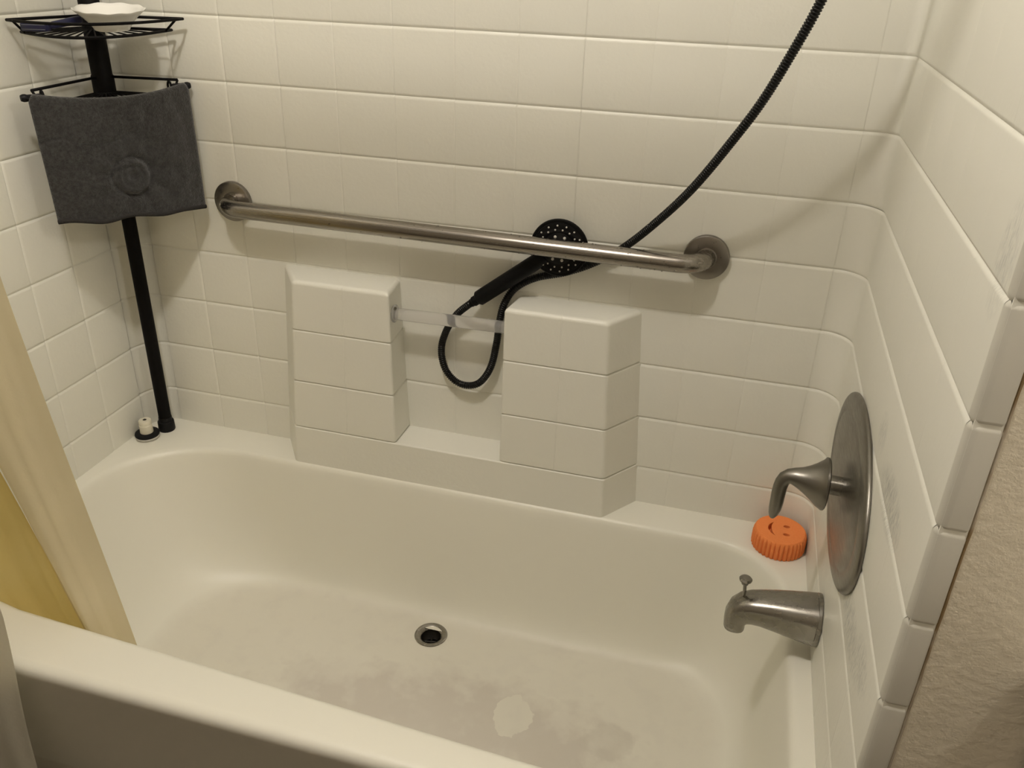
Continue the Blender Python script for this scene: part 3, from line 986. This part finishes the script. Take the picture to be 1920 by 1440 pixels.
shelf(1.2842, 1.2640, (0.010, -0.206), (0.168, -0.196), (0.224, -0.020), (0.016, -0.186), (0.170, -0.203), (0.197, -0.020), 14)
ROD_A, ROD_B = Vector((0.050, -0.252, 1.1660)), Vector((0.2120, -0.0125, 1.1665))
shelf(1.1775, 1.1500, (0.060, -0.238), (0.125, -0.135), (0.198, -0.026), (0.063, -0.222), (0.128, -0.128), (0.190, -0.035), 14, False)
rd = (ROD_B - ROD_A).normalized()
nrm = Vector((rd.y, -rd.x, 0)).normalized()
BULGE = 0.030
def bar_pt(u):
    return ROD_A.lerp(ROD_B, u) + nrm * (BULGE * 4 * u * (1 - u)) - Vector((0, 0, 0.0125 * (4 * u * (1 - u)) ** 1.0))
tb = part('towel_bar', tube_me('towel_bar', [bar_pt(k / 24) for k in range(25)], 0.0045, 14), m_blackm, cad)
for e, s_ in ((ROD_A, 1), (ROD_B, -1)):
    part('end_cap', tube_me('end_cap', [e - rd * 0.002 * s_, e + rd * 0.002 * s_, e + rd * 0.006 * s_, e + rd * 0.009 * s_, e + rd * 0.030 * s_, e + rd * 0.032 * s_], [0.0050, 0.0066, 0.0066, 0.0052, 0.0058, 0.0050], 14, True, 40), m_rubber, tb)
for e, s_ in ((ROD_A, 1), (ROD_B, -1)):
    c0 = e + rd * 0.034 * s_ - nrm * 0.008
    ring = [c0 + (nrm * math.cos(a) + Vector((0, 0, 1)) * math.sin(a)) * 0.0085 for a in (2 * PI * k / 16 for k in range(17))]
    part('hook_ring', tube_me('hook_ring', ring, 0.0022, 8), m_blackm, tb)

# ------------------------------------------------------------------ towel over the bar
A2, B2 = ROD_A + rd * 0.0065, ROD_B - rd * 0.0065
NU, NVF = 64, 60
random.seed(2)
def towel_surface(side):
    grid = []
    length = (B2 - A2).length
    for i in range(NU + 1):
        u = i / NU
        colm = []
        zb = lerp(0.9500, 0.9385, u) + 0.0040 * math.sin(u * 16 + 0.4) * (1 - 0.55 * u) + 0.004 * math.sin(PI * u) ** 2
        zt = bar_pt(lerp(0.022, 0.978, u)).z + 0.0065
        prof = []
        # back flap
        for k in range(14):
            t = k / 13
            prof.append((-0.0078, lerp(1.085, zt - 0.0115, t)))
        for k in range(1, 10):
            a = PI - k / 10 * PI
            prof.append((0.0078 * math.cos(a), zt - 0.0105 + 0.0105 * math.sin(a)))
        for k in range(NVF):
            t = k / (NVF - 1)
            prof.append((0.0078 + 0.004 * math.sin(t * PI * 0.5), lerp(zt - 0.0115, zb, t)))
        for j, (n_, z) in enumerate(prof):
            p = bar_pt(lerp(0.022, 0.978, u) if j >= 23 else lerp(lerp(0.022, 0.978, u), lerp(0.10, 0.93, u), min(1, (23 - j) / 12)))
            front = j >= 23
            s = (u * length, z)
            d = 0.0
            if front:
                t = (zt - z) / (zt - zb)
                d = 0.0042 * t * noise.noise(Vector((u * 3.2 + 2, z * 9, 0.3))) + 0.0030 * t * math.sin(u * 15 + z * 8) * (0.4 + 0.6 * u)
                ew = min(1.0, min(u, 1 - u) / 0.12)
                d *= ew
                d += 0.0030 * ew * noise.noise(Vector((u * 13, z * 45, 1.7)))
                # pressed-in ring
                cu, cz = 0.50, 1.022
                r = math.hypot((u - cu) * length, z - cz)
                d += 0.0055 * math.exp(-((r - 0.0255) / 0.0045) ** 2) - 0.0050 * math.exp(-((r - 0.0350) / 0.0045) ** 2) + 0.0035 * math.exp(-((r - 0.013) / 0.004) ** 2) - 0.0045 * math.exp(-(r / 0.009) ** 2)
                # creases fanning out of it, and one fold line across
                ang = math.atan2(z - cz, (u - cu) * length)
                d += 0.0016 * math.sin(ang * 9 + 1.2 + 30 * r) * math.exp(-((r - 0.055) / 0.030) ** 2)
                d -= 0.0032 * math.exp(-((z - (1.090 + 0.008 * math.sin(u * 14))) / 0.0035) ** 2) * (1 if u < 0.55 else 0.2)
            sag = -0.0055 * math.sin(PI * u) * (1 if u < 0.5 else 0.9) if 12 <= j <= 26 else 0
            p = p + nrm * (n_ + max(-0.006, d)) + Vector((0, 0, z - p.z + 0 * sag))
            if front:
                t = (zt - z) / (zt - zb)
                p = p + rd * (0.004 * t * (1 - u))
            p.y = min(p.y, -0.0035)
            colm.append(p)
        grid.append(colm)
    return grid
g = towel_surface(0)
nv = len(g[0])
V = [p for c_ in g for p in c_]
F = [(i * nv + j, (i + 1) * nv + j, (i + 1) * nv + j + 1, i * nv + j + 1) for i in range(NU) for j in range(nv - 1)]
tw = thing('towel', 'charcoal grey microfibre towel draped over the caddy bar', 'towel', A2.lerp(B2, 0.5))
me = mesh('cloth', V, F); recalc(me)
o = part('cloth', me, m_towel, tw)
md = o.modifiers.new('solid', 'SOLIDIFY'); md.thickness = 0.0028; md.offset = 0.0
hem = [g[i][-1] + nrm * 0.0005 for i in range(0, NU + 1, 2)]
part('hem', tube_me('hem', hem, 0.0042, 10), m_hem, tw)

# ------------------------------------------------------------------ bowl and razor on the upper shelf
BX, BYY, BZ = 0.1435, -0.1130, 1.2672
bowl = thing('bowl', 'small white scalloped dish on the upper caddy shelf', 'bowl', (BX, BYY, BZ))
prof = [(0.001, 0.0035, 0), (0.020, 0.0030, 0), (0.030, 0.0, 0), (0.033, 0.0, 0), (0.0345, 0.003, 0), (0.0415, 0.012, 0.1), (0.052, 0.022, 0.35), (0.0620, 0.0295, 0.8), (0.0665, 0.0330, 1.0), (0.0672, 0.0345, 1.0), (0.0650, 0.0345, 1.0), (0.0595, 0.0305, 0.8), (0.049, 0.0225, 0.35), (0.038, 0.0125, 0.1), (0.030, 0.0075, 0), (0.001, 0.0060, 0)]
rg = []
for (r, h, wv) in prof:
    ring = []
    r, h, wv = r * 0.885, h * 0.98, wv * 0.35
    for k in range(72):
        a = 2 * PI * k / 72
        s_ = math.cos(10 * a)
        px_, py_ = r * (1 + 0.035 * wv * s_) * math.cos(a), r * (1 + 0.035 * wv * s_) * math.sin(a)
        fw = px_ * 0.56 - py_ * 0.83   # towards the room; the dish tips slightly that way
        ring.append(Vector((BX + px_, BYY + py_, BZ + 0.0022 + h + 0.0022 * wv * s_ - 0.085 * fw)))
    rg.append(ring)
me = mesh('dish', *loft(rg)); recalc(me); sharp(me, 60)
part('dish', me, m_ceram, bowl)

raz = thing('razor', 'navy blue disposable razor lying on the upper caddy shelf', 'razor', (0.045, -0.185, 1.270))
rh = Vector((0.0555, -0.1930, 1.2745))
rside = Vector((0.955, 0.295, 0)).normalized()
rdv = Vector((-0.295, 0.955, 0)).normalized()
rup = rside.cross(rdv)
RMx = Matrix((rside, rdv, rup)).transposed().to_4x4(); RMx.translation = rh
me = box_bm(0.044, 0.020, 0.0130, 0.0025, 2, 'razor_head'); me.transform(RMx)
part('razor_head', me, m_razor, raz)
for k in (0, 2):
    me = box_bm(0.039, 0.0012, 0.0011, 0.0003, 1, 'blade'); me.transform(RMx @ Matrix.Translation((0, -0.0100, 0.0040 - k * 0.0036)))
    part('blade', me, m_blade, raz, 'thin grey blade strip')
hpts = [rh + rside * 0.010 + rdv * 0.006, rh + rside * 0.022 + rdv * 0.016 + rup * 0.002, rh + rside * 0.040 + rdv * 0.036 + rup * 0.006, rh + rside * 0.054 + rdv * 0.056 + rup * 0.009]
part('razor_handle', tube_me('razor_handle', smooth_path(hpts, 5), [0.0050] * 5 + [0.0062] * 5 + [0.0068] * 5 + [0.0050], 14), m_razor, raz)

# ------------------------------------------------------------------ spare drain stopper on the rim
st = thing('drain_stopper', 'spare white drain stopper with black rubber ring at the foot of the caddy pole', 'stopper', (0.0325, -0.0945, RIM))
SM = Matrix.Translation((0.0325, -0.0945, RIM))
part('base_disc', lathe_me('base_disc', [(0.001, 0.0), (0.0235, 0.0), (0.0262, 0.003), (0.0268, 0.0065), (0.0250, 0.0080), (0.001, 0.0080)], 40, SM), m_greyp, st)
part('rubber_ring', lathe_me('rubber_ring', [(0.015, 0.0075), (0.0258, 0.0075), (0.0268, 0.0100), (0.0258, 0.0135), (0.0235, 0.0148), (0.015, 0.0148)], 40, SM), m_rubber, st, 'black rubber sealing ring')
part('plug_body', lathe_me('plug_body', [(0.001, 0.0080), (0.0142, 0.0080), (0.0142, 0.0330), (0.0136, 0.0336), (0.0132, 0.0345), (0.0132, 0.0380), (0.0138, 0.0388), (0.0136, 0.0440), (0.0125, 0.0455), (0.0040, 0.0460), (0.0036, 0.0455), (0.0036, 0.0405), (0.001, 0.0405)], 32, SM), m_whitep, st)
me = box_bm(0.0062, 0.0062, 0.003, 0.0004, 1, 'square_socket'); me.transform(SM @ Matrix.Translation((0.0, 0.0, 0.0455)))
part('square_socket', me, m_dark, st, 'dark square socket')

# ------------------------------------------------------------------ orange sponge
SC = Vector((1.4225, -0.0640, RIM + 0.0004))
SR, SH = 0.0485, 0.0385
nseg = 144
def sring(f, z, amp):
    r = []
    for k in range(nseg):
        a = 2 * PI * k / nseg
        rr = SR * f * (1 + amp * (abs(math.sin(a * 18)) ** 0.7 - 0.5))
        r.append(Vector((rr * math.cos(a), rr * math.sin(a), z)))
    return r
rg = [sring(0.97, 0.0, 0.07), sring(1.0, 0.0025, 0.085), sring(1.0, SH * 0.72, 0.085), sring(0.995, SH * 0.86, 0.045), sring(0.975, SH * 0.96, 0.008), sring(0.94, SH, 0.0)]
me = mesh('sponge', *loft(rg)); recalc(me)
spg = link('sponge', me, m_sponge)
cut = []
def cutter(outl):
    rings = [[Vector((x, y, SH - 0.014)) for x, y in outl], [Vector((x, y, SH + 0.01)) for x, y in outl]]
    m2 = mesh('cut', *loft(rings)); recalc(m2)
    return link('cut', m2)
# the face looks towards the right-hand wall corner: eyes to the right, mouth to the left
fa = math.radians(-2)
def rot2(x, y):
    return (x * math.cos(fa) - y * math.sin(fa), x * math.sin(fa) + y * math.cos(fa))
for ey in (0.0125, -0.0140):
    cut.append(cutter([rot2(0.0110 + 0.0062 * math.cos(2 * PI * k / 20), ey + 0.0042 * math.sin(2 * PI * k / 20)) for k in range(20)]))
mo = []
for k in range(17):
    a = math.radians(lerp(128, 245, k / 16)); mo.append(rot2(0.0255 * math.cos(a) + 0.002, 0.0255 * math.sin(a)))
for k in range(17):
    a = math.radians(lerp(245, 128, k / 16)); th = 0.0062 * math.sin(PI * k / 16) + 0.0006
    mo.append(rot2((0.0255 - th) * math.cos(a) + 0.002, (0.0255 - th) * math.sin(a)))
cut.append(cutter(mo))
for c_ in cut:
    md = spg.modifiers.new('b', 'BOOLEAN'); md.operation = 'DIFFERENCE'; md.object = c_; md.solver = 'EXACT'
bpy.context.view_layer.update()
dg = bpy.context.evaluated_depsgraph_get()
me2 = bpy.data.meshes.new_from_object(spg.evaluated_get(dg))
spg.modifiers.clear()
spg.data = me2
for c_ in cut:
    bpy.data.objects.remove(c_)
if not me2.materials:
    me2.materials.append(m_sponge)
me2.polygons.foreach_set('use_smooth', [True] * len(me2.polygons))
sharp(me2, 35)
spg.location = SC
tag(spg, 'round orange foam sponge with smiling face cut-outs in the tub corner', 'sponge')

# ------------------------------------------------------------------ curtains
def sheet(name, plan, z0, z1, shear, mat, parent, nz=40, wob=0.004, zbot=None):
    """plan: list of (x, y) points at reference height; shear(z) shifts x; wob ripples"""
    pl = smooth_path([(x, y, 0) for x, y in plan], 8)
    V = []
    n = len(pl)
    for j in range(nz + 1):
        t = j / nz
        for i, p in enumerate(pl):
            z = lerp(z0 if zbot is None else zbot(i / (n - 1)), z1, t)
            sx_, fl_ = shear(z)
            wv = wob * noise.noise(Vector((i * 0.13, z * 3.2, 5.1)))
            V.append((p.x + sx_ * (i / (n - 1)) + wv * 0.5, p.y * fl_ + (1 - fl_) * -0.60 + wv, z))
    F = [(j * n + i, j * n + i + 1, (j + 1) * n + i + 1, (j + 1) * n + i) for j in range(nz) for i in range(n - 1)]
    me = mesh(name, V, F)
    return part(name, me, mat, parent)
lin = thing('shower_liner', 'yellowed translucent vinyl shower liner bunched inside the left end of tub', 'shower curtain', (0.2, -0.6, 1.9))
def right_edge(z):
    return 0.372 - 0.128 * (z - 0.33)
def fold_edge(z):
    return 0.277 - 0.272 * (z - 0.335) if z < 0.75 else 0.164 - 0.10 * (z - 0.75)
def fold_sheet(name, y_plan, xl, xr, z0, z1, mat, wob, nz=48, nx=40):
    V = []
    for j in range(nz + 1):
        z = lerp(z0, z1, j / nz)
        for i in range(nx + 1):
            t = i / nx
            q = t * (len(y_plan) - 1)
            k = min(int(q), len(y_plan) - 2)
            f = q - k
            f = f * f * (3 - 2 * f)
            y = lerp(y_plan[k], y_plan[k + 1], f)
            wv = wob * noise.noise(Vector((t * 4, z * 2.6, 5.1 + y_plan[0] * 9)))
            V.append((lerp(xl(z), xr(z), t) + 0.4 * wv, y + wv, z))
    n = nx + 1
    F = [(j * n + i, j * n + i + 1, (j + 1) * n + i + 1, (j + 1) * n + i) for j in range(nz) for i in range(nx)]
    return part(name, mesh(name, V, F), mat, lin)
fold_sheet('front_fold', [-0.607, -0.616, -0.619, -0.612, -0.604, -0.602, -0.601], fold_edge, right_edge, 0.215, 1.93, m_liner, 0.004)
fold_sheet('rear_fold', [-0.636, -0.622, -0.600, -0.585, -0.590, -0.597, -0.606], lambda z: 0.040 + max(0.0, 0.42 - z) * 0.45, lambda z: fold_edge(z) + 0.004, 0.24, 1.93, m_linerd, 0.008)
out = thing('shower_curtain', 'greyish frosted vinyl curtain hanging outside the left end of tub apron', 'shower curtain', (0.2, -0.78, 1.9))
sheet('curtain_sheet', [(0.02, -0.775), (0.06, -0.790), (0.11, -0.772), (0.16, -0.788), (0.215, -0.770), (0.262, -0.773), (0.294, -0.766)], 0.06, 1.93, lambda z: (0.088 * (z - 0.42), 1.0) if z < 0.56 else (0.0123 - 0.16 * (z - 0.56), 1.0), m_outer, out, wob=0.006)
rodt = thing('curtain_rod', 'straight metal shower curtain rod across the alcove opening', 'curtain rod', (0.74, -0.69, 1.95))
part('rod', tube_me('rod', [(-0.001, -0.69, 1.95), (W, -0.69, 1.95)], 0.0125, 18), m_steel, rodt)
